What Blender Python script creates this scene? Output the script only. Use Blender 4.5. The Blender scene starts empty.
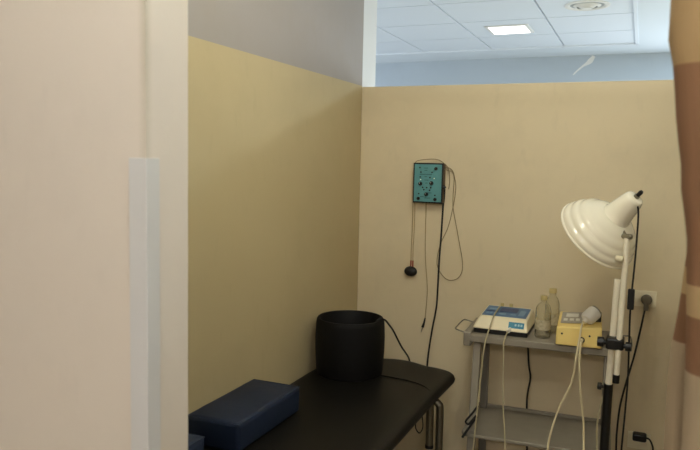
import bpy, bmesh, math, random
from mathutils import Vector, Matrix
random.seed(7)
SC = bpy.context.scene
COL = SC.collection
PI = math.pi

# ------------------------------------------------------------------ materials
def s2l(c):
    return tuple(((v/255)/12.92 if v/255 <= .04045 else (((v/255)+.055)/1.055)**2.4) for v in c) + (1,)

def mat(name, rgb, rough=.6, metal=0, spec=.5, noise=0, nscale=6, bump=0, bscale=60, coat=0, trans=0, ior=1.45, noise_rgb=None, stretch=None):
    m = bpy.data.materials.new(name); m.use_nodes = True
    nt = m.node_tree; b = nt.nodes['Principled BSDF']
    b.inputs['Base Color'].default_value = s2l(rgb)
    b.inputs['Roughness'].default_value = rough
    b.inputs['Metallic'].default_value = metal
    b.inputs['Specular IOR Level'].default_value = spec
    b.inputs['Coat Weight'].default_value = coat
    b.inputs['Transmission Weight'].default_value = trans
    b.inputs['IOR'].default_value = ior
    tc = nt.nodes.new('ShaderNodeTexCoord')
    src = tc.outputs['Object']
    if stretch:
        mp = nt.nodes.new('ShaderNodeMapping'); mp.inputs['Scale'].default_value = stretch
        nt.links.new(src, mp.inputs['Vector']); src = mp.outputs['Vector']
    if noise:
        n = nt.nodes.new('ShaderNodeTexNoise'); n.inputs['Scale'].default_value = nscale
        n.inputs['Detail'].default_value = 6; n.inputs['Roughness'].default_value = .6
        nt.links.new(src, n.inputs['Vector'])
        r = nt.nodes.new('ShaderNodeMapRange')
        r.inputs['From Min'].default_value = .42; r.inputs['From Max'].default_value = .75
        nt.links.new(n.outputs['Fac'], r.inputs['Value'])
        mu = nt.nodes.new('ShaderNodeMath'); mu.operation = 'MULTIPLY'; mu.inputs[1].default_value = noise
        nt.links.new(r.outputs['Result'], mu.inputs[0])
        mx = nt.nodes.new('ShaderNodeMix'); mx.data_type = 'RGBA'
        mx.inputs['A'].default_value = s2l(rgb)
        mx.inputs['B'].default_value = s2l(noise_rgb or tuple(v*.72 for v in rgb))
        nt.links.new(mu.outputs[0], mx.inputs['Factor'])
        nt.links.new(mx.outputs['Result'], b.inputs['Base Color'])
    if bump:
        n2 = nt.nodes.new('ShaderNodeTexNoise'); n2.inputs['Scale'].default_value = bscale; n2.inputs['Detail'].default_value = 4
        nt.links.new(src, n2.inputs['Vector'])
        bp = nt.nodes.new('ShaderNodeBump'); bp.inputs['Strength'].default_value = bump; bp.inputs['Distance'].default_value = .004
        nt.links.new(n2.outputs['Fac'], bp.inputs['Height']); nt.links.new(bp.outputs['Normal'], b.inputs['Normal'])
    return m

def emit(name, rgb, strength):
    m = bpy.data.materials.new(name); m.use_nodes = True
    b = m.node_tree.nodes['Principled BSDF']
    b.inputs['Base Color'].default_value = s2l((230, 230, 230))
    b.inputs['Emission Color'].default_value = s2l(rgb); b.inputs['Emission Strength'].default_value = strength
    return m

def wall_paint(name, lower, upper=None, split=1.98, stain=.35, stain_rgb=None, edge=None):
    """Paint with soft grime and scuff marks; optional second colour above height split (world metres, walls sit at the origin)."""
    m = bpy.data.materials.new(name); m.use_nodes = True
    nt = m.node_tree; b = nt.nodes['Principled BSDF']; N = nt.nodes.new; L = nt.links.new
    b.inputs['Roughness'].default_value = .62; b.inputs['Specular IOR Level'].default_value = .3
    tc = N('ShaderNodeTexCoord'); sep = N('ShaderNodeSeparateXYZ'); L(tc.outputs['Object'], sep.inputs[0])
    base = None
    if upper:
        gt = N('ShaderNodeMath'); gt.operation = 'GREATER_THAN'; gt.inputs[1].default_value = split; L(sep.outputs['Z'], gt.inputs[0])
        mx = N('ShaderNodeMix'); mx.data_type = 'RGBA'; mx.inputs['A'].default_value = s2l(lower); mx.inputs['B'].default_value = s2l(upper)
        L(gt.outputs[0], mx.inputs['Factor']); base = mx.outputs['Result']
    n = N('ShaderNodeTexNoise'); n.inputs['Scale'].default_value = 2.6; n.inputs['Detail'].default_value = 8; n.inputs['Roughness'].default_value = .65
    L(tc.outputs['Object'], n.inputs['Vector'])
    r = N('ShaderNodeMapRange'); r.inputs['From Min'].default_value = .48; r.inputs['From Max'].default_value = .8; L(n.outputs['Fac'], r.inputs['Value'])
    v = N('ShaderNodeTexNoise'); v.inputs['Scale'].default_value = 22; v.inputs['Detail'].default_value = 5
    mp = N('ShaderNodeMapping'); mp.inputs['Scale'].default_value = (1, 1, .35); L(tc.outputs['Object'], mp.inputs['Vector']); L(mp.outputs['Vector'], v.inputs['Vector'])
    r2 = N('ShaderNodeMapRange'); r2.inputs['From Min'].default_value = .6; r2.inputs['From Max'].default_value = .72; L(v.outputs['Fac'], r2.inputs['Value'])
    mu = N('ShaderNodeMath'); mu.operation = 'MULTIPLY_ADD'; mu.inputs[1].default_value = .35; L(r2.outputs['Result'], mu.inputs[0]); L(r.outputs['Result'], mu.inputs[2])
    mu2 = N('ShaderNodeMath'); mu2.operation = 'MULTIPLY'; mu2.inputs[1].default_value = stain; mu2.use_clamp = True; L(mu.outputs[0], mu2.inputs[0])
    mx2 = N('ShaderNodeMix'); mx2.data_type = 'RGBA'
    if base: L(base, mx2.inputs['A'])
    else: mx2.inputs['A'].default_value = s2l(lower)
    mx2.inputs['B'].default_value = s2l(stain_rgb or tuple(c*.78 for c in lower)); L(mu2.outputs[0], mx2.inputs['Factor'])
    final = mx2.outputs['Result']
    if edge:      # grime rubbed into a worn corner that runs up at (x, y) = edge
        acc = None
        for ax, e in zip(('X','Y'), edge):
            su = N('ShaderNodeMath'); su.operation = 'SUBTRACT'; su.inputs[1].default_value = e; L(sep.outputs[ax], su.inputs[0])
            ab = N('ShaderNodeMath'); ab.operation = 'ABSOLUTE'; L(su.outputs[0], ab.inputs[0])
            if acc is None: acc = ab
            else:
                ad = N('ShaderNodeMath'); ad.operation = 'ADD'; L(acc.outputs[0], ad.inputs[0]); L(ab.outputs[0], ad.inputs[1]); acc = ad
        er = N('ShaderNodeMapRange'); er.inputs['From Min'].default_value = .002; er.inputs['From Max'].default_value = .016
        er.inputs['To Min'].default_value = 1; er.inputs['To Max'].default_value = 0; L(acc.outputs[0], er.inputs['Value'])
        en = N('ShaderNodeTexNoise'); en.inputs['Scale'].default_value = 14; en.inputs['Detail'].default_value = 6; L(mp.outputs['Vector'], en.inputs['Vector'])
        em = N('ShaderNodeMath'); em.operation = 'MULTIPLY'; em.use_clamp = True; L(er.outputs['Result'], em.inputs[0]); L(en.outputs['Fac'], em.inputs[1])
        mx3 = N('ShaderNodeMix'); mx3.data_type = 'RGBA'; L(em.outputs[0], mx3.inputs['Factor']); L(final, mx3.inputs['A']); mx3.inputs['B'].default_value = s2l((176, 164, 138))
        final = mx3.outputs['Result']
    L(final, b.inputs['Base Color'])
    nb = N('ShaderNodeTexNoise'); nb.inputs['Scale'].default_value = 180; L(tc.outputs['Object'], nb.inputs['Vector'])
    bp = N('ShaderNodeBump'); bp.inputs['Strength'].default_value = .08; bp.inputs['Distance'].default_value = .003
    L(nb.outputs['Fac'], bp.inputs['Height']); L(bp.outputs['Normal'], b.inputs['Normal'])
    return m

M = dict(
    tan=wall_paint('tan wall paint', (219, 203, 169), stain=.24),
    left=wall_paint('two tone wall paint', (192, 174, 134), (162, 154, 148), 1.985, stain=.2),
    cream=wall_paint('cream wall paint', (216, 203, 186), stain=.15, edge=(-.73, .89)),
    blue=wall_paint('pale blue grey paint', (182, 193, 204), stain=.12),
    white=mat('white plaster', (228, 228, 226), .8, spec=.2),
    ceil=mat('ceiling paint', (220, 228, 236), .8, spec=.2),
    tile=mat('ceiling tile', (224, 231, 240), .9, spec=.15, bump=.15, bscale=220),
    grid=mat('grey ceiling grid backing', (168, 172, 174), .8),  # grey backing that shows between the tiles
    floor=mat('speckled vinyl floor', (150, 140, 124), .45, noise=.4, nscale=40),
    guard=mat('white plastic', (206, 202, 196), .35),
    black_vinyl=mat('black vinyl', (17, 15, 12), .45, spec=.22, bump=.12, bscale=240),
    black_vinyl2=mat('matt black vinyl', (13, 12, 12), .6, spec=.2, bump=.1, bscale=240),
    navy=mat('navy vinyl', (27, 37, 56), .5, spec=.25, bump=.35, bscale=14),
    navy_lt=mat('blue vinyl', (40, 50, 70), .5, spec=.25, bump=.3, bscale=14),
    chrome=mat('worn chrome', (120, 114, 100), .42, 1),
    trolley=mat('grey painted steel', (142, 134, 119), .5, noise=.25, nscale=9),
    trolley_dk=mat('dark grey painted steel', (118, 113, 104), .5),
    cream_p=mat('cream plastic', (236, 224, 190), .42, noise=.1, nscale=5),
    yellow_p=mat('aged yellow plastic', (238, 210, 128), .42, noise=.12, nscale=5),
    panel_blue=mat('blue membrane', (58, 102, 144), .35),
    key_blue=mat('lighter blue key', (104, 142, 172), .35),
    key_navy=mat('dark navy key', (34, 62, 110), .35),
    cyan=mat('teal sticker', (44, 124, 150), .4),
    cyan_lt=mat('pale teal print', (150, 195, 205), .4),
    black_p=mat('black plastic', (16, 15, 14), .4),
    black_rub=mat('black rubber', (20, 19, 18), .55),
    grey_p=mat('grey plastic', (166, 158, 142), .45),
    grey_lt=mat('pale grey plastic', (224, 219, 206), .4),
    enamel=mat('white enamel', (242, 234, 212), .14, spec=.5, coat=.5),
    white_tube=mat('white painted tube', (240, 231, 208), .35),
    cord_grey2=mat('dull ivory cord', (176, 164, 130), .55),
    cord_white=mat('ivory cord', (214, 200, 160), .5),
    cord_grey=mat('grey cord', (148, 130, 98), .55),
    cord_tan=mat('faded cord', (172, 150, 110), .6),
    teal=mat('teal faceplate', (90, 148, 150), .45, noise=.2, nscale=30),
    teal_dk=mat('printed teal marks', (40, 92, 96), .5),
    brown_case=mat('brown case', (92, 74, 52), .5),
    red=mat('red pin', (134, 30, 22), .4),
    outlet=mat('ivory socket plastic', (232, 222, 194), .35),
    plug=mat('dark grey plug', (100, 93, 80), .5),
    cap=mat('yellowed cap', (196, 176, 120), .45),
    label=mat('faded printed label', (196, 186, 156), .6, noise=.8, nscale=60, noise_rgb=(112, 104, 84)),
    metal=mat('dull metal', (150, 145, 130), .35, 1),
    glass_a=emit('warm lamp glass', (255, 250, 226), 80),
    glass_b=emit('neutral added lamp glass', (249, 255, 252), 108),
    glass_c=emit('soft warm added lamp glass', (255, 249, 242), 400),
    pilot=emit('pale pilot light', (220, 255, 190), .35),
    led=emit('white light panel', (255, 252, 244), 3),
)
gm = bpy.data.materials.new('clear bottle plastic'); gm.use_nodes = True
gt = gm.node_tree; gt.nodes.clear()
gn = gt.nodes.new; gl = gt.links.new
g_o = gn('ShaderNodeOutputMaterial'); g_m = gn('ShaderNodeMixShader'); g_h = gn('ShaderNodeMixShader'); g_t = gn('ShaderNodeBsdfTransparent'); g_g = gn('ShaderNodeBsdfGlossy'); g_d = gn('ShaderNodeBsdfDiffuse')
g_l = gn('ShaderNodeLayerWeight'); g_l.inputs['Blend'].default_value = .08
g_t.inputs['Color'].default_value = (.96, .95, .90, 1); g_g.inputs['Roughness'].default_value = .1; g_g.inputs['Color'].default_value = (.9, .9, .86, 1); g_d.inputs['Color'].default_value = (.75, .72, .62, 1)
g_h.inputs[0].default_value = .09
gl(g_t.outputs[0], g_h.inputs[1]); gl(g_d.outputs[0], g_h.inputs[2])
gl(g_l.outputs['Fresnel'], g_m.inputs[0]); gl(g_h.outputs[0], g_m.inputs[1]); gl(g_g.outputs[0], g_m.inputs[2]); gl(g_m.outputs[0], g_o.inputs[0])
M['clear'] = gm

# ------------------------------------------------------------------ mesh helpers
class MB:
    def __init__(self): self.bm = bmesh.new()
    def box(self, lo, hi, mtx=None):
        x0, y0, z0 = lo; x1, y1, z1 = hi
        vs = [self.bm.verts.new(p) for p in [(x0,y0,z0),(x1,y0,z0),(x1,y1,z0),(x0,y1,z0),(x0,y0,z1),(x1,y0,z1),(x1,y1,z1),(x0,y1,z1)]]
        for f in [(3,2,1,0),(4,5,6,7),(0,1,5,4),(1,2,6,5),(2,3,7,6),(3,0,4,7)]: self.bm.faces.new([vs[i] for i in f])
        if mtx:
            for v in vs: v.co = mtx @ v.co
        return self
    def hexa(self, pts):
        """8 corners: bottom 4 counter-clockwise, then top 4."""
        vs = [self.bm.verts.new(p) for p in pts]
        for f in [(3,2,1,0),(4,5,6,7),(0,1,5,4),(1,2,6,5),(2,3,7,6),(3,0,4,7)]: self.bm.faces.new([vs[i] for i in f])
        return self
    def prism(self, poly, d):
        """polygon of 3-D points swept by vector d, capped."""
        d = Vector(d); a = [self.bm.verts.new(p) for p in poly]; b = [self.bm.verts.new(Vector(p)+d) for p in poly]
        n = len(poly)
        self.bm.faces.new(a[::-1]); self.bm.faces.new(b)
        for i in range(n): self.bm.faces.new([a[i], a[(i+1)%n], b[(i+1)%n], b[i]])
        return self
    def tube(self, pts, r, seg=10, smooth=True, closed=False):
        P = spline(pts, closed) if smooth else [Vector(p) for p in pts]
        rs = r if callable(r) else (lambda t: r)
        rings = []; n = len(P)
        t0 = (P[1]-P[0]).normalized()
        up = Vector((0,0,1)) if abs(t0.z) < .9 else Vector((1,0,0))
        u = t0.cross(up).normalized()
        for i, p in enumerate(P):
            t = (P[min(i+1,n-1)]-P[max(i-1,0)]).normalized()
            u = (u - t*u.dot(t)).normalized(); w = t.cross(u); rr = rs(i/(n-1))
            rings.append([self.bm.verts.new(p + (u*math.cos(a)+w*math.sin(a))*rr) for a in [2*PI*k/seg for k in range(seg)]])
        for i in range(n-1):
            for k in range(seg): self.bm.faces.new([rings[i][k], rings[i][(k+1)%seg], rings[i+1][(k+1)%seg], rings[i+1][k]])
        self.bm.faces.new(rings[0][::-1]); self.bm.faces.new(rings[-1])
        return self
    def lathe(self, prof, seg=32, mtx=None, close=False):
        """prof: list of (r, z); r = 0 ends are merged to a point."""
        rings = []; mtx = mtx or Matrix()
        for r, z in prof:
            if r < 1e-6: rings.append([self.bm.verts.new(mtx @ Vector((0,0,z)))])
            else: rings.append([self.bm.verts.new(mtx @ Vector((r*math.cos(2*PI*k/seg), r*math.sin(2*PI*k/seg), z))) for k in range(seg)])
        pairs = list(zip(rings, rings[1:])) + ([(rings[-1], rings[0])] if close else [])
        for a, b in pairs:
            for k in range(seg):
                k2 = (k+1) % seg
                if len(a) == 1 and len(b) == 1: continue
                if len(a) == 1: self.bm.faces.new([a[0], b[k2], b[k]])
                elif len(b) == 1: self.bm.faces.new([a[k], a[k2], b[0]])
                else: self.bm.faces.new([a[k], a[k2], b[k2], b[k]])
        return self
    def cyl(self, p0, p1, r, seg=20, r1=None):
        p0 = Vector(p0); p1 = Vector(p1); d = p1-p0; l = d.length
        mt = Matrix.Translation(p0) @ d.to_track_quat('Z', 'Y').to_matrix().to_4x4()
        return self.lathe([(0,0),(r,0),(r if r1 is None else r1, l),(0,l)], seg, mt)
    def ball(self, c, r, sc=(1,1,1), seg=20, rot=None):
        mt = Matrix.Translation(c) @ (rot or Matrix()) @ Matrix.Diagonal((*sc,1))
        return self.lathe([(0,-r)]+[(r*math.cos(a), r*math.sin(a)) for a in [PI*(k/10-.5) for k in range(1,10)]]+[(0,r)], seg, mt)
    def build(self, name, m, parent=None, bevel=0, smooth=True, bseg=3, sub=0, loc=None):
        bmesh.ops.recalc_face_normals(self.bm, faces=self.bm.faces)
        me = bpy.data.meshes.new(name); self.bm.to_mesh(me); self.bm.free()
        if isinstance(m, (list, tuple)):
            for q in m: me.materials.append(q)
        else: me.materials.append(m)
        o = bpy.data.objects.new(name, me); COL.objects.link(o)
        if parent: o.parent = parent
        if loc: o.location = loc
        if bevel:
            bv = o.modifiers.new('bevel', 'BEVEL'); bv.width = bevel; bv.segments = bseg; bv.limit_method = 'ANGLE'; bv.angle_limit = math.radians(35)
        if sub:
            sb = o.modifiers.new('sub', 'SUBSURF'); sb.levels = sub; sb.render_levels = sub
        if smooth:
            for p in me.polygons: p.use_smooth = True
            if not sub:
                me.set_sharp_from_angle(angle=math.radians(40))
        return o

def spline(pts, closed=False, n=8):
    P = [Vector(p) for p in pts]
    if len(P) < 3: return P
    out = []
    for i in range(len(P)-1):
        p0 = P[max(i-1,0)]; p1 = P[i]; p2 = P[i+1]; p3 = P[min(i+2,len(P)-1)]
        for k in range(n):
            t = k/n
            out.append(.5*((2*p1)+(p2-p0)*t+(2*p0-5*p1+4*p2-p3)*t*t+(3*p1-p0-3*p2+p3)*t**3))
    out.append(P[-1])
    return out

def tag(o, label, cat, group=None):
    o['label'] = label; o['category'] = cat
    if group: o['group'] = group
    return o
def thing(name, label, cat, loc=(0,0,0), rz=0, group=None):
    o = bpy.data.objects.new(name, None); COL.objects.link(o); o.location = loc; o.rotation_euler = (0,0,rz)
    o.empty_display_size = .1
    return tag(o, label, cat, group)
def struct(o):
    o['kind'] = 'structure'; return o
def lab(o, t):
    o['label'] = t; return o

# ------------------------------------------------------------------ room shell
WX = -1.345                                   # room face of the left wall
BY = 3.31                                     # room face of the low back partition
struct(MB().box((-5,-3,-.1),(5,6.8,0)).build('floor', M['floor'], smooth=False))
struct(MB().box((-3.2,.89,0),(-.73,1.0,2.62)).build('wall_front', M['cream'], smooth=False))
struct(MB().box((.95,.89,0),(5,1.0,2.62)).build('wall_front_right', M['cream'], smooth=False))
struct(MB().box((WX-.15,3.312,0),(WX,3.497,2.62)).build('column', M['white'], smooth=False))
struct(MB().box((WX-.15,1.0,0),(WX,3.312,2.62)).build('wall_left', M['left'], smooth=False))
struct(MB().box((WX,BY,0),(5,BY+.08,1.98)).build('wall_back', M['tan'], bevel=.003, bseg=2))
struct(MB().box((1.05,1.0,0),(1.11,BY,1.98)).build('wall_right', M['tan'], smooth=False))
struct(MB().box((-5,6.59,0),(.2,6.7,2.62)).box((3.4,6.59,0),(5,6.7,2.62)).box((.2,6.59,0),(3.4,6.7,.8)).box((.2,6.59,2.0),(3.4,6.7,2.62)).build('wall_far', M['blue'], smooth=False))
struct(MB().box((-5,3.40,0),(WX-.15,3.497,2.62)).build('wall_far_left', M['white'], smooth=False))
struct(MB().box((-5.1,-3,0),(-5,3.85,2.62)).box((-5.1,6.15,0),(-5,6.7,2.62)).box((-5.1,3.85,0),(-5,6.15,.9)).box((-5.1,3.85,2.1),(-5,6.15,2.62)).build('wall_outer_left', M['white'], smooth=False))
struct(MB().box((-5,-3.1,0),(5,-3,2.62)).build('wall_rear', M['cream'], smooth=False))
struct(MB().box((5,-3,0),(5.1,6.7,2.62)).build('wall_outer_right', M['white'], smooth=False))
wf = MB()
for x in (.2, 1.245, 2.30, 3.35): wf.box((x,6.62,.8),(x+.05,6.67,2.0))
wf.box((.2,6.62,.8),(3.4,6.67,.85)).box((.2,6.62,1.95),(3.4,6.67,2.0))
struct(wf.build('window_1', M['white'], smooth=False))

wf = MB()
for y in (3.85, 4.975, 6.10): wf.box((-5.08,y,.9),(-5.03,y+.05,2.1))
wf.box((-5.08,3.85,.9),(-5.03,6.15,.95)).box((-5.08,3.85,2.05),(-5.03,6.15,2.1))
struct(wf.build('added_window_2', M['white'], smooth=False))  # unseen window, added to carry the side light

# ceiling: plain plaster with a recessed field of square tiles that ends at a border
CZ = 2.593
GX, GY, BX, FY = -1.862, 4.296, -.0898, 6.075
c = MB()
c.box((BX,-3,CZ-.006),(5,6.7,CZ+.1)).box((-5,FY,CZ-.006),(BX,6.7,CZ+.1)).box((-5,-3,CZ-.006),(BX,.09,CZ+.1))
struct(c.build('ceiling', M['ceil'], smooth=False))
struct(MB().box((-5,.09,CZ+.012),(BX,FY,CZ+.1)).build('ceiling_grid', M['grid'], smooth=False))
tl = MB(); g = .006
xs = [GX-.6*k for k in range(6,0,-1)] + [GX, GX+.6, GX+1.2, BX]
ys = [GY-.6*k for k in range(7,0,-1)] + [GY, GY+.6, GY+1.2, FY]
for x0, x1 in zip(xs, xs[1:]):
    for y0, y1 in zip(ys, ys[1:]): tl.box((x0+g,y0+g,CZ),(x1-g,y1-g,CZ+.03))
struct(tl.build('ceiling_tiles', M['tile'], smooth=False))
tr = MB(); e = .022
tr.box((BX-e,.1,CZ-.014),(BX,FY,CZ+.03)).box((-5,FY-e,CZ-.014),(BX,FY,CZ+.03))
struct(tr.build('trim_1', M['tile'], smooth=False))

# pale streak on the far wall
st = MB()
pk = [(-.459,2.58),(-.49,2.535),(-.505,2.52),(-.548,2.495),(-.597,2.453),(-.63,2.418)]
wd = [.012,.02,.016,.008,.006,.004]
for (a, b, w0, w1) in zip(pk, pk[1:], wd, wd[1:]):
    st.prism([(a[0]-w0,6.5895,a[1]+w0*.6),(a[0]+w0,6.5895,a[1]-w0*.6),(b[0]+w1,6.5895,b[1]-w1*.6),(b[0]-w1,6.5895,b[1]+w1*.6)], (0,-.0015,0))
fl = st.build('pale_streak', M['white'], smooth=False)
fl.parent = bpy.data.objects['wall_far']; lab(fl, 'pale streak on the far wall')

# corner guard on the doorway edge of the near wall
gd = MB()
gd.prism([(-.762,.8865,0),(-.7265,.8865,0),(-.7265,.919,0),(-.73,.919,0),(-.73,.89,0),(-.762,.89,0)], (0,0,1.5985))
o = gd.build('corner_guard', M['guard'], bevel=.0006, bseg=2)
tag(o, 'white plastic corner guard strip on the doorway edge of the cream wall', 'corner guard')

# ------------------------------------------------------------------ treatment couch
BX0, BX1, BYE, BZ = WX+.008, -.730, 3.145, .66
couch = thing('treatment_couch', 'black vinyl padded treatment couch with rounded end along the tan wall', 'couch', (-1.03,2.0,0))
def L(p): return (p[0]+1.03, p[1]-2.0, p[2])
# pad: outline with rounded far corners, lofted; far end falls away past the seam
def outline(inset, y0=1.05, r=.16):
    x0 = BX0+inset; x1 = BX1-inset; ye = BYE-inset; r = max(r-inset,.02); pts = [(x0,y0+inset),]
    yk = ye-r*1.0
    n = 10
    pts = [(x0, y0+inset)]
    for k in range(6): pts.append((x0, y0+inset+(yk-y0-inset)*(k+1)/7))
    pts.append((x0,yk))
    bow = .05
    for k in range(1,n+1):
        a = PI-PI/2*k/n; pts.append((x0+r+r*math.cos(a)*1.0, yk+(r-bow)*math.sin(a)))
    xm0 = x0+r; xm1 = x1-r
    for k in range(1,8):
        t = k/8; pts.append((xm0+(xm1-xm0)*t, yk+r-bow+bow*math.sin(PI*t)))
    for k in range(0,n+1):
        a = PI/2-PI/2*k/n; pts.append((x1-r+r*math.cos(a), yk+(r-bow)*math.sin(a)))
    for k in range(6): pts.append((x1, yk-(yk-y0-inset)*(k+1)/7))
    pts.append((x1,y0+inset))
    return pts
bm = MB(); rings = []
def drop(y): return .0 if y < 2.80 else -.014*min(1,((y-2.80)/.30))
for inset, z in [(.03,BZ-.048),(.012,BZ-.045),(.003,BZ-.036),(0,BZ-.022),(.006,BZ-.008),(.016,BZ-.001),(.04,BZ),(.09,BZ)]:
    rings.append([bm.bm.verts.new(L((x,y,z+drop(y)))) for x, y in outline(inset)])
n = len(rings[0])
for a, b in zip(rings, rings[1:]):
    for k in range(n): bm.bm.faces.new([a[k], a[(k+1)%n], b[(k+1)%n], b[k]])
bm.bm.faces.new(rings[0][::-1]); bm.bm.faces.new(rings[-1])
bmesh.ops.triangulate(bm.bm, faces=[f for f in bm.bm.faces if len(f.verts) > 4])
pad = bm.build('pad', M['black_vinyl'], couch)
seam = MB().tube([L(p) for p in [(-1.29,2.73,BZ),(-1.17,2.79,BZ),(-1.01,2.805,BZ),(-.87,2.785,BZ),(-.79,2.735,BZ),(-.739,2.66,BZ-.007)]], .0028, 6).build('seam', M['black_vinyl2'], pad)
fr = MB()
fz = BZ-.085
for x in (-1.27,-.80): fr.tube([L((x,1.15,fz)),L((x,2.86,fz))], .016, 12, smooth=False)
for y in (1.2,2.0,2.84): fr.tube([L((-1.27,y,fz)),L((-.80,y,fz))], .014, 12, smooth=False)
fr.build('frame', M['chrome'], couch)
for x, y in ((-.752,2.83),(-1.31,2.83),(-.752,1.25),(-1.31,1.25)):
    sx = 1 if x > -1 else -1
    leg = MB().tube([L((x-sx*.05,y,fz)),L((x-sx*.03,y,fz)),L((x-sx*.008,y,fz-.012)),L((x,y,fz-.045)),L((x,y,.3)),L((x,y,.02))], .0165, 14).build('leg', M['chrome'], couch)
    MB().cyl(L((x,y,0)), L((x,y,.03)), .021).build('foot', M['black_rub'], leg)
sb = MB().cyl(L((-.789,2.80,.60)), L((-.786,2.80,.385)), .0165).build('adjuster_tube', M['chrome'], couch)
MB().cyl(L((-.786,2.80,.388)), L((-.786,2.80,.374)), .018).build('end_cap', M['black_rub'], sb)
MB().tube([L(p) for p in [(-.774,2.55,.605),(-.775,2.55,.57),(-.772,2.55,.55),(-.759,2.55,.536),(-.748,2.55,.549),(-.744,2.55,.57),(-.748,2.55,.605)]], .0025, 6).build('cord_loop', M['black_rub'], couch)

# ------------------------------------------------------------------ cushions on the couch
def cushion(name, label, x0, x1, y0, y1, z0, h, m, cat='cushion'):
    t = thing(name, label, cat, ((x0+x1)/2,(y0+y1)/2,z0), 0, 'vinyl positioning cushions on the couch')
    w, d = (x1-x0)/2, (y1-y0)/2
    b = MB(); nx, ny, nz = 6, 10, 4
    grid = {}
    def v(i,j,k):
        if (i,j,k) not in grid:
            u, vv, ww = i/nx*2-1, j/ny*2-1, k/nz
            px, py, pz = u*w, vv*d, ww*h
            if k == nz: pz += .010*(1-u*u)*(1-vv*vv) + .003*math.sin(5*vv+2*u)
            if abs(u) == 1: px += .005*u*math.sin(PI*ww)*(1-vv*vv)
            if abs(vv) == 1: py += .005*vv*math.sin(PI*ww)*(1-u*u)
            grid[(i,j,k)] = b.bm.verts.new((px,py,pz))
        return grid[(i,j,k)]
    for i in range(nx):
        for j in range(ny):
            for k in (0,nz): b.bm.faces.new([v(i,j,k),v(i+1,j,k),v(i+1,j+1,k),v(i,j+1,k)])
    for i in range(nx):
        for k in range(nz):
            for j in (0,ny): b.bm.faces.new([v(i,j,k),v(i+1,j,k),v(i+1,j,k+1),v(i,j,k+1)])
    for j in range(ny):
        for k in range(nz):
            for i in (0,nx): b.bm.faces.new([v(i,j,k),v(i,j+1,k),v(i,j+1,k+1),v(i,j,k+1)])
    cov = b.build('cover', m, t, bevel=.013, bseg=4)
    w_ = w-.003; d__ = d-.003; pts = [(-w_,-d__,h-.004),(w_,-d__,h-.004),(w_,d__,h-.004),(-w_,d__,h-.004)]
    s = MB()
    for p, q in zip(pts, pts[1:]+pts[:1]): s.tube([p,q], .0022, 6, smooth=False)
    s.build('piping', m, cov)
    return t
cushion('foam_cushion', 'dark navy vinyl foam block cushion lying on the black couch against the wall', -1.340, -1.138, 1.825, 2.255, BZ+.001, .098, M['navy'])
cushion('foam_cushion', 'small blue vinyl cushion mostly hidden by the doorway jamb before the navy block cushion', -1.338, -1.20, 1.38, 1.735, BZ+.001, .085, M['navy_lt'])

# ------------------------------------------------------------------ black coil drum
coil = thing('coil_drum', 'black open cylindrical therapy coil drum standing on the couch', 'therapy coil', (-1.164,2.79,BZ))
prof = [(.143,0),(.148,.004),(.152,.06),(.1545,.11),(.155,.165),(.152,.228),(.150,.242),(.145,.250),(.138,.250),(.134,.244),(.133,.01),(.133,0)]
MB().lathe(prof, 56, close=True).build('shell', M['black_vinyl2'], coil)
MB().tube([(x+1.158,y-2.79,z-BZ) for x,y,z in [(-1.08,2.77,.84),(-1.045,2.78,.885),(-1.024,2.79,.914),(-1.008,2.82,.908),(-1.006,2.88,.872),(-1.008,2.95,.826),(-1.004,3.05,.735),(-.998,3.165,.640),(-.998,3.19,.55),(-1.01,3.19,.4)]], .0042, 8).build('cord', M['black_rub'], coil)

# ------------------------------------------------------------------ trolley
TZ = .862
RZ = math.radians(2.5)
tro = thing('trolley', 'grey metal equipment trolley with two shelves against the back wall', 'trolley', (-.652,2.912,0), RZ)
W, D = .582, .345
top = MB().box((0,0,TZ-.03),(W,D,TZ-.022)).box((0,0,TZ-.03),(W,.02,TZ)).box((0,D-.02,TZ-.03),(W,D,TZ)).box((0,.018,TZ-.01),(W,D-.018,TZ)).build('tabletop', M['trolley'], tro, bevel=.006)
def rounded(x0,y0,x1,y1,r,z0,z1,n=6):
    P = []
    for cx, cy, a0 in ((x1-r,y1-r,0),(x0+r,y1-r,PI/2),(x0+r,y0+r,PI),(x1-r,y0+r,1.5*PI)):
        for k in range(n+1):
            a = a0+PI/2*k/n; P.append((cx+r*math.cos(a), cy+r*math.sin(a), z0))
    return P, (0,0,z1-z0)
SZ = .452
p, d = rounded(-.012,-.075,W+.012,.30,.035,SZ-.016,SZ)
sh = MB().prism(p,d).build('shelf', M['trolley'], tro, bevel=.004)
p, d = rounded(-.012,.285,W+.012,.30,.006,SZ,SZ+.014)
MB().prism(p,d).build('back_lip', M['trolley'], sh, bevel=.002)
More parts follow.
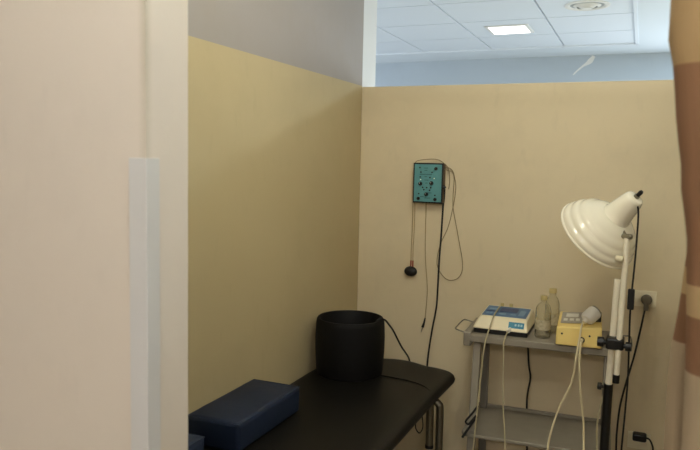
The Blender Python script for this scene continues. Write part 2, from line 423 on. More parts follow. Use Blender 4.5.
for sx, x in ((0,.012),(1,W-.032)):
    lw = .032
    a = MB().hexa([(x,-.100,.06),(x+lw,-.100,.06),(x+lw,-.060,.06),(x,-.060,.06),(x,.028,TZ-.03),(x+lw,.028,TZ-.03),(x+lw,.066,TZ-.03),(x,.066,TZ-.03)]).build('leg', M['trolley'], tro, bevel=.004)
    b = MB().box((x,.262,.06),(x+lw,.296,TZ-.03)).build('leg', M['trolley_dk'], tro, bevel=.004)
    MB().box((x+.008,-.07,.10),(x+lw-.008,.27,.13)).build('foot_rail', M['trolley_dk'], tro, bevel=.003)
    for lg, y in ((a,-.080),(b,.279)):
        MB().cyl((x+.006,y,.026),(x+lw-.006,y,.026),.026).build('caster', M['black_rub'], lg)
    s = -1 if sx == 0 else 1
    if sx == 0: MB().box((-.034,.03,TZ-.058),(0,D-.01,TZ+.006)).build('end_rail', M['trolley'], tro, bevel=.006)
    xe, rch = (-.034, .046) if sx == 0 else (W, .072)
    MB().tube([(xe-s*.004,.055,TZ-.004),(xe+s*rch*.65,.055,TZ+.004),(xe+s*rch*.94,.068,TZ+.006),(xe+s*rch,.12,TZ+.006),(xe+s*rch,.20,TZ+.006),(xe+s*rch*.94,.252,TZ+.006),(xe+s*rch*.65,.265,TZ+.004),(xe-s*.004,.265,TZ-.004)], .0032, 8).build('wire_handle', M['metal'], tro)

# ------------------------------------------------------------------ cream console with blue keypad
con = thing('therapy_console', 'cream therapy console with blue keypad standing on the grey trolley', 'medical device', (-.542,3.09,TZ), math.radians(.5))
def C(p): return (p[0]+.542, p[1]-3.09, p[2]-TZ)
y0, y1 = 2.967, 3.21
MB().box(C((-.650,y0+.006,TZ)), C((-.420,y1,TZ+.022))).build('base', M['black_p'], con, bevel=.003)
zb, zf, zk = TZ+.020, .931, .944
hs = MB().hexa([C(q) for q in [(-.658,y0,zb),(-.416,y0,zb),(-.414,y1,zb),(-.655,y1,zb),(-.634,y0+.035,zf),(-.430,y0+.035,zf),(-.430,y1,zk),(-.634,y1,zk)]])
hs = hs.build('housing', M['cream_p'], con, bevel=.008)
# keypad lies on the sloped top
ex = Vector((1,0,0)); ey = Vector((0, y1-(y0+.035), zk-zf)).normalized(); ez = ex.cross(ey)
O = Vector(C((-.634,y0+.035,zf)))
def plate(mb, u0, u1, v0, v1, h, ex=ex, ey=ey, ez=ez, O=O, h0=0):
    q = [O+ex*u+ey*v+ez*h0 for u, v in ((u0,v0),(u1,v0),(u1,v1),(u0,v1))]
    return mb.prism(q, ez*h)
kp = plate(MB(), .006, .198, .025, .19, .0012).build('keypad', M['panel_blue'], con)
for u0, u1, v0, v1 in ((.018,.030,.05,.08),(.034,.046,.05,.08),(.050,.062,.05,.08),(.075,.105,.05,.075),(.125,.15,.05,.075),(.02,.06,.12,.15),(.16,.185,.05,.14)):
    plate(MB(), u0, u1, v0, v1, .0014, h0=.001).build('key', M['key_blue'], kp)
for u0, u1, v0, v1 in ((.072,.15,.10,.16),(.012,.065,.092,.108)):
    plate(MB(), u0, u1, v0, v1, .0014, h0=.001).build('display', M['key_navy'], kp)
# socket sticker on the front face
fx = Vector((1,0,0)); fy = Vector((0,.035,zf-zb)).normalized(); fz_ = fx.cross(fy)
Of = Vector(C((-.658,y0,zb)))
sk = plate(MB(), .156, .222, .018, .046, .0012, fx, fy, fz_, Of).build('socket_sticker', M['cyan'], con)
for u in (.182,.195,.207): plate(MB(), u, u+.008, .028, .038, .0006, fx, fy, fz_, Of, .0012).build('printed_mark', M['cyan_lt'], sk)
for u in (.055,.095):
    q = O+ex*(u+.01)+ey*.20
    MB().cyl(q, q+Vector((0,0,.014)), .008).build('probe_rest', M['cap'], con)
def worldtube(parent, name, pts, r, m, seg=8):
    mt = parent.matrix_basis.inverted()
    return MB().tube([mt @ Vector(p) for p in pts], r, seg).build(name, m, parent)
bpy.context.view_layer.update()
worldtube(con, 'lead', [(-.572,3.15,.951),(-.571,3.08,.946),(-.570,3.01,.938),(-.573,2.975,.915),(-.577,2.950,.89),(-.579,2.895,.855),(-.583,2.872,.80),(-.587,2.868,.73),(-.593,2.842,.56),(-.598,2.815,.40),(-.60,2.76,.2),(-.57,2.70,.02)], .0034, M['cord_grey2'])
worldtube(con, 'lead', [(-.493,2.98,.891),(-.496,2.955,.889),(-.499,2.93,.880),(-.502,2.893,.852),(-.499,2.878,.80),(-.496,2.874,.72),(-.489,2.862,.585),(-.476,2.845,.500),(-.466,2.815,.40),(-.46,2.78,.2),(-.45,2.72,.02)], .0028, M['cord_grey2'])
worldtube(con, 'plug', [(-.492,2.985,.892),(-.496,2.952,.888)], .0085, M['grey_lt'], 12)
worldtube(con, 'mains_cord', [(-.46,3.205,.88),(-.46,3.25,.88),(-.46,3.285,.84),(-.458,3.285,.77),(-.448,3.28,.66),(-.438,3.28,.60),(-.446,3.28,.53),(-.448,3.275,.47),(-.44,3.27,.3),(-.42,3.26,.02)], .0045, M['black_rub'])

# ------------------------------------------------------------------ yellow unit with handpiece
ye = thing('ultrasound_unit', 'aged yellow therapy unit with white handpiece resting on top, on the trolley', 'medical device', (-.210,3.012,TZ), math.radians(3))
bx = MB().hexa([(-.090,-.10,.004),(.090,-.10,.004),(.090,.11,.004),(-.090,.11,.004),(-.088,-.094,.076),(.088,-.094,.090),(.086,.11,.104),(-.086,.11,.104)]).build('housing', M['yellow_p'], ye, bevel=.006)
for x in (-.07,.07):
    for y in (-.08,.09): MB().cyl((x,y,0),(x,y,.006),.008).build('foot', M['black_rub'], ye)
mt = Matrix(((1,0,0,-.088),(0,.996,-.137,-.094),(0.0,.137,.996,.076),(0,0,0,1)))
ux = Vector((.176,0,.014)).normalized(); uy = Vector((.002,.204,.028)).normalized(); uz = ux.cross(uy)
Oy = Vector((-.088,-.094,.076))
gp = plate(MB(), .012, .098, .05, .185, .0016, ux, uy, uz, Oy).build('control_panel', M['grey_p'], ye)
for u in (.03,.055,.08): plate(MB(), u-.008, u+.008, .075, .10, .002, ux, uy, uz, Oy, .0015).build('key', M['grey_lt'], gp)
gk = plate(MB(), .03, .08, .125, .165, .001, ux, uy, uz, Oy, .0015)
gk.build('display', M['grey_lt'], gp)
for x, z in ((-.066,.052),(.042,.052)): MB().cyl((x,-.0985,z),(x,-.094,z),.004).build('screw', M['black_p'], ye)
MB().cyl((.012,-.106,.034),(.012,-.09,.034),.012).build('socket', M['black_p'], ye)
worldtube(ye, 'plug', [(-.192,2.913,.899),(-.193,2.892,.893)], .0075, M['cord_white'], 12)
worldtube(ye, 'lead', [(-.193,2.893,.893),(-.194,2.882,.875),(-.194,2.868,.82),(-.190,2.86,.76),(-.184,2.855,.70),(-.174,2.85,.64),(-.165,2.845,.58),(-.158,2.82,.50),(-.155,2.80,.45),(-.15,2.78,.3),(-.17,2.68,.02)], .0042, M['cord_white'])
worldtube(ye, 'lead', [(-.125,3.0,.89),(-.105,2.96,.885),(-.080,2.905,.862),(-.078,2.882,.80),(-.090,2.868,.724),(-.105,2.852,.653),(-.113,2.845,.57),(-.109,2.84,.47),(-.11,2.82,.25),(-.13,2.74,.02)], .0036, M['cord_grey2'])
# handpiece: short white cup lying on the unit, sound head up towards the wall
hp0 = Vector((-.183,2.950,.972)); hp1 = Vector((-.142,2.99,1.012))
d_ = (hp1-hp0); q = d_.to_track_quat('Z','Y').to_matrix().to_4x4()
inv = ye.matrix_basis.inverted()
h = MB().lathe([(0,-.012),(.009,-.012),(.014,0),(.025,.003),(.0295,.010),(.030,.030),(.030,.052),(.028,.057),(0,.058)], 28, inv @ Matrix.Translation(hp0) @ q).build('handpiece', M['grey_lt'], ye)
MB().lathe([(0,.056),(.026,.056),(.025,.064),(0,.065)], 28, inv @ Matrix.Translation(hp0) @ q).build('sound_head', M['metal'], h)
MB().box((.052,-.01,.09),(.084,.05,.128)).build('handpiece_rest', M['black_p'], ye, bevel=.004)
mt2 = inv
MB().tube([mt2 @ Vector(p) for p in [(-.188,2.945,.968),(-.194,2.932,.960),(-.1975,2.912,.943),(-.199,2.898,.915),(-.204,2.88,.87),(-.208,2.868,.82),(-.214,2.86,.76),(-.228,2.853,.70),(-.257,2.843,.636),(-.278,2.825,.56),(-.289,2.80,.50),(-.292,2.79,.44),(-.29,2.76,.25),(-.27,2.68,.02)]], .0042, 8).build('cord', M['cord_white'], h)

# ------------------------------------------------------------------ bottles
def bottle(name, label, x, y, r, hgt, neck):
    t = thing(name, label, 'bottle', (x,y,TZ), 0, 'clear bottles on the trolley')
    s = hgt
    out = [(0,0),(r*.9,0),(r,.006),(r,s*.30),(r*.97,s*.33),(r,s*.36),(r,s*.62),(r*.94,s*.70),(r*.72,s*.78),(neck,s*.84),(neck,s*.92)]
    inn = [(neck-.0016,s*.92),(neck-.0016,s*.84),(r*.72-.0016,s*.775),(r*.94-.0018,s*.695),(r-.0018,s*.62),(r-.0018,.010),(r*.88,.004),(0,.004)]
    b = MB().lathe(out+inn, 32).build('body', M['clear'], t)
    MB().lathe([(0,s*.90),(neck+.0028,s*.90),(neck+.003,s*.905),(neck+.0026,s*.985),(neck+.001,s),(0,s)], 24).build('cap', M['cap'], t)
    lb = MB(); a0, a1 = PI*1.05, PI*2.05; ring = []
    for k in range(17):
        a = a0+(a1-a0)*k/16; cs, sn = math.cos(a), math.sin(a)
        ring.append([lb.bm.verts.new(((r+e)*cs,(r+e)*sn,z)) for e, z in ((.0004,s*.20),(.0004,s*.44),(.0010,s*.44),(.0010,s*.20))])
    for p, q in zip(ring, ring[1:]):
        for i in range(4): lb.bm.faces.new([p[i],p[(i+1)%4],q[(i+1)%4],q[i]])
    lb.bm.faces.new(ring[0]); lb.bm.faces.new(ring[-1][::-1])
    lb.build('label', M['label'], t)
    return t
bottle('bottle', 'shorter clear plastic bottle on the trolley, the nearer of the two beside the cream console', -.362, 3.025, .0325, .182, .0115)
bottle('bottle', 'taller clear plastic bottle on the trolley behind the shorter bottle', -.337, 3.125, .030, .200, .014)

# ------------------------------------------------------------------ infrared lamp on stand
LY = 2.775
lamp = thing('infrared_lamp', 'white enamel infrared lamp with ribbed shade on a telescopic tube stand', 'lamp', (-.083,LY,0))
def P(p): return (p[0]+.083, p[1]-LY, p[2])
MB().tube([P((-.0655,LY,1.178)),P((-.079,LY,.70))], .0125, 16, smooth=False).build('stand_pole', M['white_tube'], lamp)
lower = MB().tube([P((-.0775,LY,.770)),P((-.083,LY,.07))], .0172, 18, smooth=False).build('lower_tube', M['black_p'], lamp)
kb = MB().cyl(P((-.094,LY,.757)),P((-.103,LY,.757)),.006,12).lathe([(0,0),(.013,0),(.0145,.004),(.0145,.012),(.012,.016),(0,.016)],12,Matrix.Translation(P((-.101,LY,.757))) @ Matrix.Rotation(-PI/2,4,'Y'))
kb.build('height_knob', M['black_p'], lower)
AY = LY-.040
arm = MB().tube([P((-.040,AY,1.340)),P((-.0505,AY,.815))], .0108, 16, smooth=False).build('arm_tube', M['white_tube'], lamp)
MB().tube([P((-.0503,AY,.822)),P((-.051,AY,.79))], .0128, 14, smooth=False).build('end_cap', M['black_p'], arm)
cz = .938
cl = MB().box(P((-.094,AY-.012,cz-.022)),P((-.030,LY+.018,cz+.022))).build('clamp', M['black_p'], lamp, bevel=.008)
def knob(c, axis, r, h):
    q = Vector(axis).to_track_quat('Z','Y').to_matrix().to_4x4(); b = MB(); pr = [(0,0),(r*.5,0),(r*.5,h*.25),(r,h*.3),(r*1.04,h*.6),(r*.95,h),(0,h)]
    rings = b.lathe(pr, 20, Matrix.Translation(c) @ q); return b
knob(P((-.092,LY-.01,cz-.004)), (-1,0,0), .019, .034).build('clamp_knob', M['black_p'], cl)
knob(P((-.033,AY,cz-.004)), (1,-.1,0), .017, .03).build('clamp_knob', M['black_p'], cl)
# base: five splayed legs on casters, kept clear of the trolley feet
bs = MB().cyl(P((-.083,LY,.05)),P((-.083,LY,.10)),.03).build('base_hub', M['black_p'], lamp, bevel=.004)
for k in range(5):
    a = math.radians(54+72*k); dx, dy = math.cos(a), math.sin(a); R_ = .22 if k not in (0,1) else .13
    b_ = MB().tube([P((-.083+.02*dx,LY+.02*dy,.08)),P((-.083+R_*.6*dx,LY+R_*.6*dy,.07)),P((-.083+R_*dx,LY+R_*dy,.055))], .011, 10).build('base_leg', M['white_tube'], lamp)
    MB().ball(P((-.083+R_*dx,LY+R_*dy,.022)), .022).build('caster', M['black_rub'], b_)
# shade: opens down to the couch side and away from the doorway
SCN = Vector(P((-.153,2.84,1.336)))          # centre of the rim
up_ = Vector((0,.1,.995)); rt = Vector((.9987,.05,0)); fwd = Vector((-.05,.994,-.1))
ax = (rt*.575 - fwd*.50 + up_*.650).normalized()   # from rim towards the neck
Q = Matrix.Translation(SCN) @ ax.to_track_quat('Z','Y').to_matrix().to_4x4()
def bulge(p, q, b, n=6):
    dx, dz = q[0]-p[0], q[1]-p[1]; l_ = math.hypot(dx,dz); nx, nz = dz/l_, -dx/l_
    return [(p[0]+dx*t+nx*b*math.sin(PI*t), p[1]+dz*t+nz*b*math.sin(PI*t)) for t in [k/n for k in range(1,n+1)]]
outp = [(.160,-.004),(.164,-.002),(.1645,.002),(.161,.005),(.159,.006)]
for q_, b_ in (((.147,.033),.0042),((.130,.061),.0046),((.105,.088),.0046)): outp += bulge(outp[-1], q_, b_)
outp += bulge(outp[-1], (.056,.116), .005)
inn = [(max(r-.003,.001), z-.002) for r, z in outp[::-1]]
shade = MB().lathe(outp+inn, 72, Q, close=True).build('shade', M['enamel'], lamp)
nk = MB().lathe([(.050,.110),(.056,.114),(.057,.119),(.053,.124),(.049,.15),(.041,.195),(.036,.214),(.031,.222),(.026,.224),(0,.225)], 40, Q).build('neck', M['enamel'], shade)
MB().lathe([(0,.223),(.011,.223),(.011,.233),(0,.234)], 18, Q).build('collar', M['metal'], nk)
MB().lathe([(0,.232),(.0075,.232),(.0085,.250),(.006,.257),(0,.258)], 18, Q).build('switch', M['black_p'], nk)
MB().lathe([(0,.14),(.02,.14),(.022,.10),(.045,.065),(.052,.045),(.04,.02),(0,.012)], 28, Q).build('bulb', M['red'], shade)
# joint between arm and shade
jt = Vector(P((-.0415,AY,1.340)))
jj = MB().cyl(jt+Vector((-.014,.012,.006)), jt+Vector((.014,-.012,.006)), .010, 18).ball(jt+Vector((.012,-.012,.006)), .009)
jj.build('joint', M['metal'], arm)
MB().cyl(jt+Vector((-.004,.0,.004)), jt+Vector((-.02,.045,.03)), .007, 14).build('joint_bolt', M['metal'], arm)
MB().lathe([(0,0),(.011,0),(.012,.006),(.012,.022),(.010,.026),(0,.026)], 18, Matrix.Translation(Vector(P((-.050,2.715,1.262)))) @ Vector((-.95,.2,.1)).to_track_quat('Z','Y').to_matrix().to_4x4()).build('stop_knob', M['cream_p'], shade)
CY = LY-.03
cd = MB().tube([P(p) for p in [(-.022,2.735,1.468),(-.0125,2.735,1.460),(-.0075,2.735,1.43),(-.0075,2.735,1.34),(-.010,2.74,1.24),(-.0135,CY,1.15),(-.0155,CY,1.06),(-.013,CY+.01,.94),(-.010,CY+.03,.80),(-.013,CY+.03,.66),(-.018,CY+.03,.5),(-.02,CY+.02,.3),(-.0,CY-.06,.02)]], .0034, 8).build('cord', M['black_rub'], lamp)
MB().box(P((-.0275,CY-.010,1.073)),P((-.0035,CY+.010,1.150))).build('inline_switch', M['black_p'], cd, bevel=.004)

# ------------------------------------------------------------------ wall sockets, plugs
def outlet(name, label, x0, x1, z0, z1, side):
    t = thing(name, label, 'power outlet', ((x0+x1)/2,BY,(z0+z1)/2), 0, 'power outlets on the back wall')
    w, h = (x1-x0)/2, (z1-z0)/2
    pl = MB().box((-w,-.008,-h),(w,0,h)).build('plate', M['outlet'], t, bevel=.003)
    for s in (-.5,.5):
        MB().box((s*w-.42*w,-.0105,-.62*h),(s*w+.42*w,-.006,.62*h)).build('socket', M['outlet'], t, bevel=.002)
    return t
outlet('wall_outlet', 'ivory double wall socket beside the lamp pole', -.035, .086, .984, 1.056, 0)
outlet('wall_outlet', 'ivory wall socket low on the wall near the floor', .002, .098, .33, .408, 0)
pw = thing('power_cord', 'dark plug in the upper wall socket with black cord hanging to the floor', 'power cord', (.045,BY,1.015))
def Pw(p): return (p[0]-.045, p[1]-BY, p[2]-1.015)
MB().lathe([(0,0),(.022,0),(.0235,.010),(.022,.028),(.017,.036),(0,.038)], 24, Matrix.Translation((0,-.010,.004)) @ Matrix.Rotation(PI/2,4,'X')).box((-.010,-.044,-.042),(.010,-.016,.006)).build('plug', M['plug'], pw, bevel=.002)
MB().tube([Pw(p) for p in [(.042,3.28,.985),(.038,3.28,.955),(.028,3.28,.885),(.008,3.275,.76),(-.015,3.275,.651),(-.037,3.275,.528),(-.044,3.275,.415),(-.043,3.27,.321),(-.03,3.26,.02)]], .0042, 8).build('cord', M['black_rub'], pw)
pl = thing('power_cord', 'black plug lying sideways in the low wall socket with a short cord', 'power cord', (.05,BY,.398))
def Pl(p): return (p[0]-.05, p[1]-BY, p[2]-.398)
MB().box(Pl((.022,3.255,.380)),Pl((.080,3.299,.414))).build('plug', M['black_p'], pl, bevel=.008)
MB().tube([Pl(p) for p in [(.078,3.265,.401),(.092,3.262,.397),(.104,3.26,.375),(.109,3.258,.345),(.108,3.25,.25),(.10,3.23,.1),(.09,3.2,.01)]], .004, 8).build('cord', M['black_rub'], pl)

# ------------------------------------------------------------------ teal stimulator on the wall
tb = thing('stimulator_box', 'teal faced stimulator box with black knobs mounted on the back wall', 'medical device', (-.9645,BY,1.503))
hw, hh, dp = .0735, .096, .053
MB().box((-hw,-dp+.004,-hh),(hw,0,hh)).build('case', M['brown_case'], tb, bevel=.003)
bz = MB().box((-hw-.002,-dp-.002,-hh-.002),(hw+.002,-dp+.008,hh+.002)).build('bezel', M['black_p'], tb, bevel=.002)
fp = MB().box((-hw+.005,-dp-.0036,-hh+.005),(hw-.005,-dp,hh-.005)).build('faceplate', M['teal'], tb)
yf = -dp-.0036
def at(u, v): return (-hw+.005+(2*hw-.01)*u, hh-.005-(2*hh-.01)*v)
for u, v in ((.23,.52),(.64,.50),(.46,.80)):
    x, z = at(u,v); k = MB().lathe([(0,0),(.0095,0),(.0095,.004),(.0075,.006),(.0068,.016),(0,.017)], 20, Matrix.Translation((x,yf,z)) @ Matrix.Rotation(PI/2,4,'X')).build('knob', M['black_p'], tb)
    MB().box((x-.001,yf-.0178,z),(x+.001,yf-.0165,z+.006)).build('pointer', M['grey_lt'], k)
for u, v in ((.79,.11),(.17,.92),(.79,.93)):
    x, z = at(u,v); MB().lathe([(0,.004),(.004,.004),(.004,.006),(.008,.006),(.008,0)], 18, Matrix.Translation((x,yf,z)) @ Matrix.Rotation(PI/2,4,'X')).build('socket', M['black_p'], tb)
for u, v in ((.2,.09),(.24,.21),(.65,.21),(.22,.34),(.58,.35),(.32,.62),(.37,.68),(.47,.62),(.62,.62),(.58,.69),(.18,.79),(.78,.82)):
    x, z = at(u,v); MB().cyl((x,yf,z),(x,yf-.004,z),.0034,12).build('switch', M['black_p'], tb)
for u, v in ((.24,.41),(.74,.37)):
    x, z = at(u,v); MB().cyl((x,yf,z),(x,yf-.005,z),.0025,12).build('pilot_light', M['pilot'], tb)
for u, v, w in ((.42,.10,.02),(.42,.16,.015),(.3,.27,.03),(.5,.27,.04),(.45,.42,.02),(.45,.5,.012),(.3,.87,.02),(.5,.9,.03),(.42,.33,.012),(.58,.76,.02)):
    x, z = at(u,v); MB().box((x-w/2,yf-.0006,z-.0015),(x+w/2,yf+.001,z+.0015)).build('printed_mark', M['teal_dk'], fp)
def T(p): return (p[0]+.9645, p[1]-BY, p[2]-1.503)
wr = MB()
for dx in (0,.0105):
    wr.tube([T(p) for p in [(-1.046+dx*.6,3.285,1.405),(-1.050+dx,3.295,1.38),(-1.0515+dx,3.300,1.264),(-1.054+dx,3.300,1.163),(-1.0525+dx,3.300,1.08)]], .0018, 6)
ld = wr.build('electrode_lead', M['cord_tan'], tb)
MB().ball(T((-1.050,3.290,1.056)), .03, (1.12,.6,.85), 24).build('electrode_pad', M['black_rub'], ld)
rp = MB()
for x in (-1.0525,-1.042): rp.cyl(T((x,3.298,1.110)),T((x,3.296,1.076)),.0034,10)
rp.build('pin', M['red'], ld)
pb = MB().tube([T(p) for p in [(-.982,3.29,1.408),(-.983,3.30,1.38),(-.981,3.302,1.168),(-.966,3.302,1.0),(-.964,3.302,.94),(-.970,3.300,.819)]], .0021, 6).build('probe_lead', M['cord_tan'], tb)
MB().tube([T(p) for p in [(-.969,3.297,.825),(-.974,3.296,.798),(-.980,3.296,.777)]], lambda t: .003+.004*t, 10).build('probe_tip', M['black_p'], pb)
MB().tube([T(p) for p in [(-.980,3.297,.777),(-.988,3.298,.75)]], .0018, 6).build('probe_pin', M['metal'], pb)
bc = MB().tube([T(p) for p in [(-.890,3.27,1.487),(-.888,3.285,1.475),(-.892,3.298,1.43),(-.8965,3.300,1.39),(-.901,3.300,1.248),(-.907,3.300,1.113),(-.911,3.300,.922),(-.918,3.300,.85),(-.931,3.298,.767),(-.946,3.29,.62),(-.95,3.28,.45)]], .0046, 8).build('cord', M['black_rub'], tb)
MB().cyl(T((-.897,3.275,1.492)),T((-.882,3.275,1.480)),.008,12).build('cord_plug', M['black_p'], bc)
lp = MB()
lp.tube([T(p) for p in [(-.895,3.28,1.575),(-.872,3.292,1.565),(-.857,3.30,1.56),(-.846,3.30,1.531),(-.848,3.30,1.448),(-.846,3.30,1.384),(-.828,3.30,1.302),(-.812,3.30,1.229),(-.791,3.30,1.132),(-.791,3.30,1.073),(-.815,3.30,1.036),(-.858,3.30,1.027),(-.898,3.30,1.059),(-.918,3.30,1.112),(-.905,3.302,1.198),(-.870,3.304,1.285),(-.850,3.304,1.374),(-.837,3.304,1.473),(-.845,3.304,1.535),(-.862,3.302,1.572),(-.895,3.29,1.586)]], .0020, 6)
lp.build('lead_loop', M['cord_grey'], tb)
MB().tube([T(p) for p in [(-1.046,3.295,1.58),(-1.038,3.29,1.607),(-.995,3.285,1.617),(-.934,3.285,1.619),(-.898,3.288,1.602),(-.875,3.295,1.575),(-.868,3.300,1.52),(-.872,3.300,1.475)]], .0020, 6).build('top_lead', M['cord_grey'], tb)

# ------------------------------------------------------------------ black cable ends caught on the trolley leg
cb = thing('cable_end', 'black cable ends hooked over the trolley leg above its lower shelf', 'cable', (-.61,2.83,.5))
def Cb(p): return (p[0]+.61, p[1]-2.83, p[2]-.5)
MB().tube([Cb(p) for p in [(-.594,2.862,.572),(-.612,2.828,.545),(-.631,2.812,.520),(-.632,2.812,.508),(-.622,2.815,.502),(-.612,2.82,.515),(-.596,2.84,.535)]], .0045, 8).build('hook', M['black_rub'], cb)
MB().tube([Cb(p) for p in [(-.594,2.845,.530),(-.618,2.815,.49),(-.638,2.80,.455),(-.642,2.80,.448)]], .0052, 8).build('tail', M['black_rub'], cb)

# ------------------------------------------------------------------ curtain gathered at the doorway
cm = bpy.data.materials.new('banded curtain cloth'); cm.use_nodes = True
nt = cm.node_tree; b = nt.nodes['Principled BSDF']; N = nt.nodes.new; K = nt.links.new
b.inputs['Roughness'].default_value = .9; b.inputs['Specular IOR Level'].default_value = .15
tc = N('ShaderNodeTexCoord'); sp = N('ShaderNodeSeparateXYZ'); K(tc.outputs['UV'], sp.inputs[0])
rp_ = N('ShaderNodeValToRGB'); K(sp.outputs['Y'], rp_.inputs[0]); cr = rp_.color_ramp; cr.interpolation = 'CONSTANT'
beige, brown, dkbrown = s2l((178,148,106)), s2l((138,100,68)), s2l((132,96,68))
bands = [(0,beige),(.11/2.3,brown),(.36/2.3,beige),(.62/2.3,dkbrown),(.70/2.3,s2l((172,150,120))),(1.306/2.3,dkbrown),(1.388/2.3,beige),(1.434/2.3,dkbrown),(1.735/2.3,s2l((160,130,90))),(2.1/2.3,brown)]
cr.elements[0].position = 0; cr.elements[0].color = beige
cr.elements[1].position = bands[1][0]; cr.elements[1].color = brown
for pos, col in bands[2:]:
    el = cr.elements.new(pos); el.color = col
wv = N('ShaderNodeTexNoise'); wv.inputs['Scale'].default_value = 30; mp = N('ShaderNodeMapping'); mp.inputs['Scale'].default_value = (6,.3,1)
K(tc.outputs['UV'], mp.inputs['Vector']); K(mp.outputs['Vector'], wv.inputs['Vector'])
mx = N('ShaderNodeMix'); mx.data_type = 'RGBA'; mx.blend_type = 'MULTIPLY'; mx.inputs['Factor'].default_value = .25
K(rp_.outputs['Color'], mx.inputs['A']); K(wv.outputs['Fac'], mx.inputs['B']); K(mx.outputs['Result'], b.inputs['Base Color'])
cur = thing('curtain', 'brown and beige banded cubicle curtain drawn aside at the doorway', 'curtain', (.3,1.12,0))
# plan control points (x, y) at five heights, from the back layer round the free edge to the front layer
keys = [  # z, back edge x, front edge x
    (.03,.062,.082),(.9,.060,.080),(1.114,.0600,.0755),(1.20,.0596,.0748),(1.264,.0592,.0740),(1.303,.0616,.0738),(1.335,.0659,.0722),(1.379,.0710,.0704),(1.434,.0740,.0676),(1.49,.0781,.0645),(1.591,.10,.0511),(1.6825,.10,.0393),(1.741,.10,.032),(1.783,.10,.0236),(1.8355,.10,.024),(1.90,.10,.022),(2.13,.10,.03)]
def lerp(z, i):
    if z <= keys[0][0]: return keys[0][i]
    for a, c_ in zip(keys, keys[1:]):
        if z <= c_[0]:
            t = (z-a[0])/(c_[0]-a[0]); t = t*t*(3-2*t); return a[i]+(c_[i]-a[i])*t
    return keys[-1][i]
cmb = MB(); rows = []; NZ = 60; uvs = []
for k in range(NZ+1):
    z = .03+2.10*k/NZ
    xb, xf = lerp(z,1), lerp(z,2)
    g_ = .012*math.sin(z*5.0)
    plan = [(.62,1.30),(.50,1.34),(.40,1.29),(.30,1.345),(.20,1.30),(xb+.06,1.315),(xb+.012,1.30),(xb,1.272),(xb+.016,1.250),(xb+.040,1.262),(xb+.075,1.285),(xb+.105,1.25),(xb+.085,1.18),(xf+.055,1.14),(xf+.012,1.118),(xf,1.09),(xf+.010,1.062),(xf+.042,1.045+g_*.4),(xf+.075,1.085+g_),(xf+.105,1.13),(xf+.145,1.09-g_),(xf+.18,1.04),(xf+.215,1.09),(xf+.245,1.14),(xf+.285,1.08+g_),(xf+.325,1.04),(xf+.36,1.10),(xf+.395,1.145),(xf+.44,1.08-g_),(xf+.48,1.045),(xf+.52,1.10),(xf+.56,1.14),(.82,1.09)]
    pts = spline([(x,y,z) for x, y in plan], n=5)
    rows.append([cmb.bm.verts.new((p.x-.3,p.y-1.12,p.z)) for p in pts])
uvl = cmb.bm.loops.layers.uv.new('uv')
nc = len(rows[0])
for k in range(NZ):
    for i in range(nc-1):
        f = cmb.bm.faces.new([rows[k][i],rows[k][i+1],rows[k+1][i+1],rows[k+1][i]])
        for lo, (ii,kk) in zip(f.loops, ((i,k),(i+1,k),(i+1,k+1),(i,k+1))): lo[uvl].uv = (ii/nc*3, (.03+2.10*kk/NZ)/2.3)
co = cmb.build('cloth', cm, cur)
sd = co.modifiers.new('thick','SOLIDIFY'); sd.thickness = .0015
for p_ in co.data.polygons: p_.use_smooth = True
# rail carrying it, fixed between the doorway jambs
ra = MB().tube([(-.73,1.12,2.15),(1.05,1.12,2.15)], .012, 12, smooth=False)
ro = tag(ra.build('curtain_rail', M['white_tube'], None), 'white tube curtain rail above the doorway', 'curtain rail')

# ------------------------------------------------------------------ ceiling fittings
lx, ly = -.96, 5.215
lp_ = thing('ceiling_light', 'small square lit light panel in the tiled ceiling', 'ceiling light', (lx,ly,CZ))
MB().box((-.155,-.155,-.008),(.155,.155,.0)).build('frame', M['white'], lp_, bevel=.002)
MB().box((-.13,-.13,-.0105),(.13,.13,-.006)).build('diffuser', M['led'], lp_)
av = thing('air_diffuser', 'round white air vent in the ceiling tile', 'air vent', (-.375,4.585,CZ))
MB().lathe([(.135,0),(.135,-.006),(.120,-.010),(.108,-.006),(.100,.0)], 48).build('ring', M['white'], av)
MB().lathe([(0,-.001),(.104,-.001),(.104,0),(0,0)], 40).build('duct', M['grid'], av)
for r, zz in ((.084,-.010),(.056,-.014)):
    MB().lathe([(r,zz+.006),(r-.004,zz+.009),(r-.022,zz-.003),(r-.018,zz-.006)], 40, close=True).build('cone', M['white'], av)
MB().lathe([(0,-.024),(.03,-.024),(.034,-.020),(.010,-.004),(0,-.004)], 32).build('hub', M['white'], av)

def globe(x, y, label, m, r=.05):
    t = thing('globe_lamp', label, 'ceiling light', (x,y,CZ-.006), 0, 'round globe lamps on the ceiling')
    MB().lathe([(0,0),(.05,0),(.05,-.012),(.03,-.03),(.026,-.045),(0,-.045)], 28).build('base', M['white'], t)
    MB().ball((0,0,-.035-r), r, seg=28).build('globe', m, t)
    return t
globe(-.34, 1.88, 'warm white globe lamp on the ceiling above the couch', M['glass_a'], .085)
for x in (-.45,.05,.55):  # unseen lamps added for frontal light on the back wall
    globe(x, .45, 'unseen white globe lamp added on the ceiling just before the cubicle doorway', M['glass_b'])
for x in (-.9,.1,.9):  # unseen lamps added to brighten the cream near wall
    globe(x, -2.0, 'unseen warm white globe lamp added on the ceiling well behind the doorway', M['glass_c'])
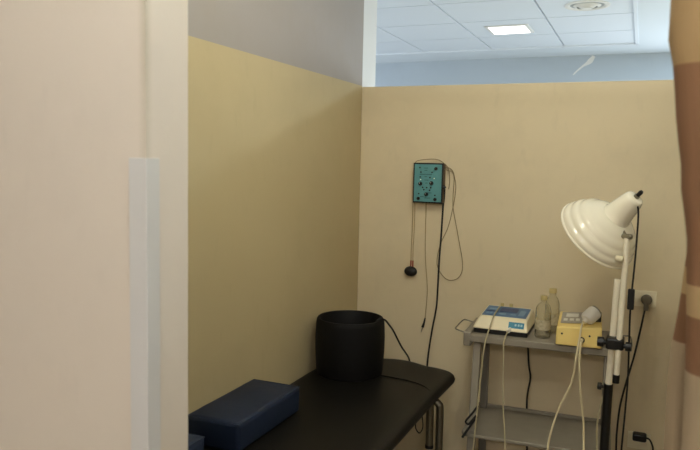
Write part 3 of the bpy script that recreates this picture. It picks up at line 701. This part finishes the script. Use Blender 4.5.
# unseen panel added to brighten the far room
pt = thing('added_ceiling_panel', 'long unseen ceiling panel added to light the far room behind the partition', 'ceiling light', (1.5,5.2,CZ-.006))
MB().box((-.62,-.32,-.012),(.62,.32,0)).build('frame', M['white'], pt, bevel=.002)
l = bpy.data.lights.new('added_panel_lamp','AREA'); l.shape = 'RECTANGLE'; l.size = 1.2; l.size_y = .6; l.energy = 105; l.color = (.70,.88,1.)
lo = bpy.data.objects.new('added_panel_lamp', l); COL.objects.link(lo); lo.location = (0,0,-.016); lo.parent = pt

# daylight through the window of the far room
l = bpy.data.lights.new('window_daylight','AREA'); l.shape = 'RECTANGLE'; l.size = 3.1; l.size_y = 1.1; l.energy = 92; l.color = (.86,.95,1)
lo = bpy.data.objects.new('window_daylight', l); COL.objects.link(lo); lo.location = (1.8,6.60,1.4); lo.rotation_euler = (-PI/2,0,0)
l = bpy.data.lights.new('added_side_light','AREA'); l.shape = 'RECTANGLE'; l.size = 1.2; l.size_y = 2.3; l.energy = 60; l.color = (.84,.92,1)  # added side light that lifts the far wall
lo = bpy.data.objects.new('added_side_light', l); COL.objects.link(lo); lo.location = (-4.99,5.0,1.5); lo.rotation_euler = (0,-PI/2,0)

w = bpy.data.worlds.new('world'); SC.world = w; w.use_nodes = True
w.node_tree.nodes['Background'].inputs[0].default_value = (.75,.86,1,1); w.node_tree.nodes['Background'].inputs[1].default_value = .3

# ------------------------------------------------------------------ camera
f, yaw, pit, rol = 690, .3989, .0918, .0215
cy_, sy_ = math.cos(yaw), math.sin(yaw)
F = Vector((-sy_*math.cos(pit), cy_*math.cos(pit), -math.sin(pit))); R = Vector((cy_,sy_,0)); U = R.cross(F)
R2 = math.cos(rol)*R+math.sin(rol)*U; U2 = -math.sin(rol)*R+math.cos(rol)*U
cam = bpy.data.cameras.new('camera'); cam.sensor_width = 36; cam.lens = f/700*36; cam.clip_start = .05
cam.dof.use_dof = True; cam.dof.focus_distance = 3.1; cam.dof.aperture_fstop = 5.6
co_ = bpy.data.objects.new('camera', cam); COL.objects.link(co_)
mtx = Matrix((R2,U2,-F)).transposed().to_4x4(); mtx.translation = (0,0,1.6); co_.matrix_world = mtx
SC.camera = co_
SC.view_settings.view_transform = 'Standard'; SC.view_settings.look = 'None'; SC.view_settings.gamma = 1; SC.view_settings.exposure = 0
SC.view_settings.use_curve_mapping = False
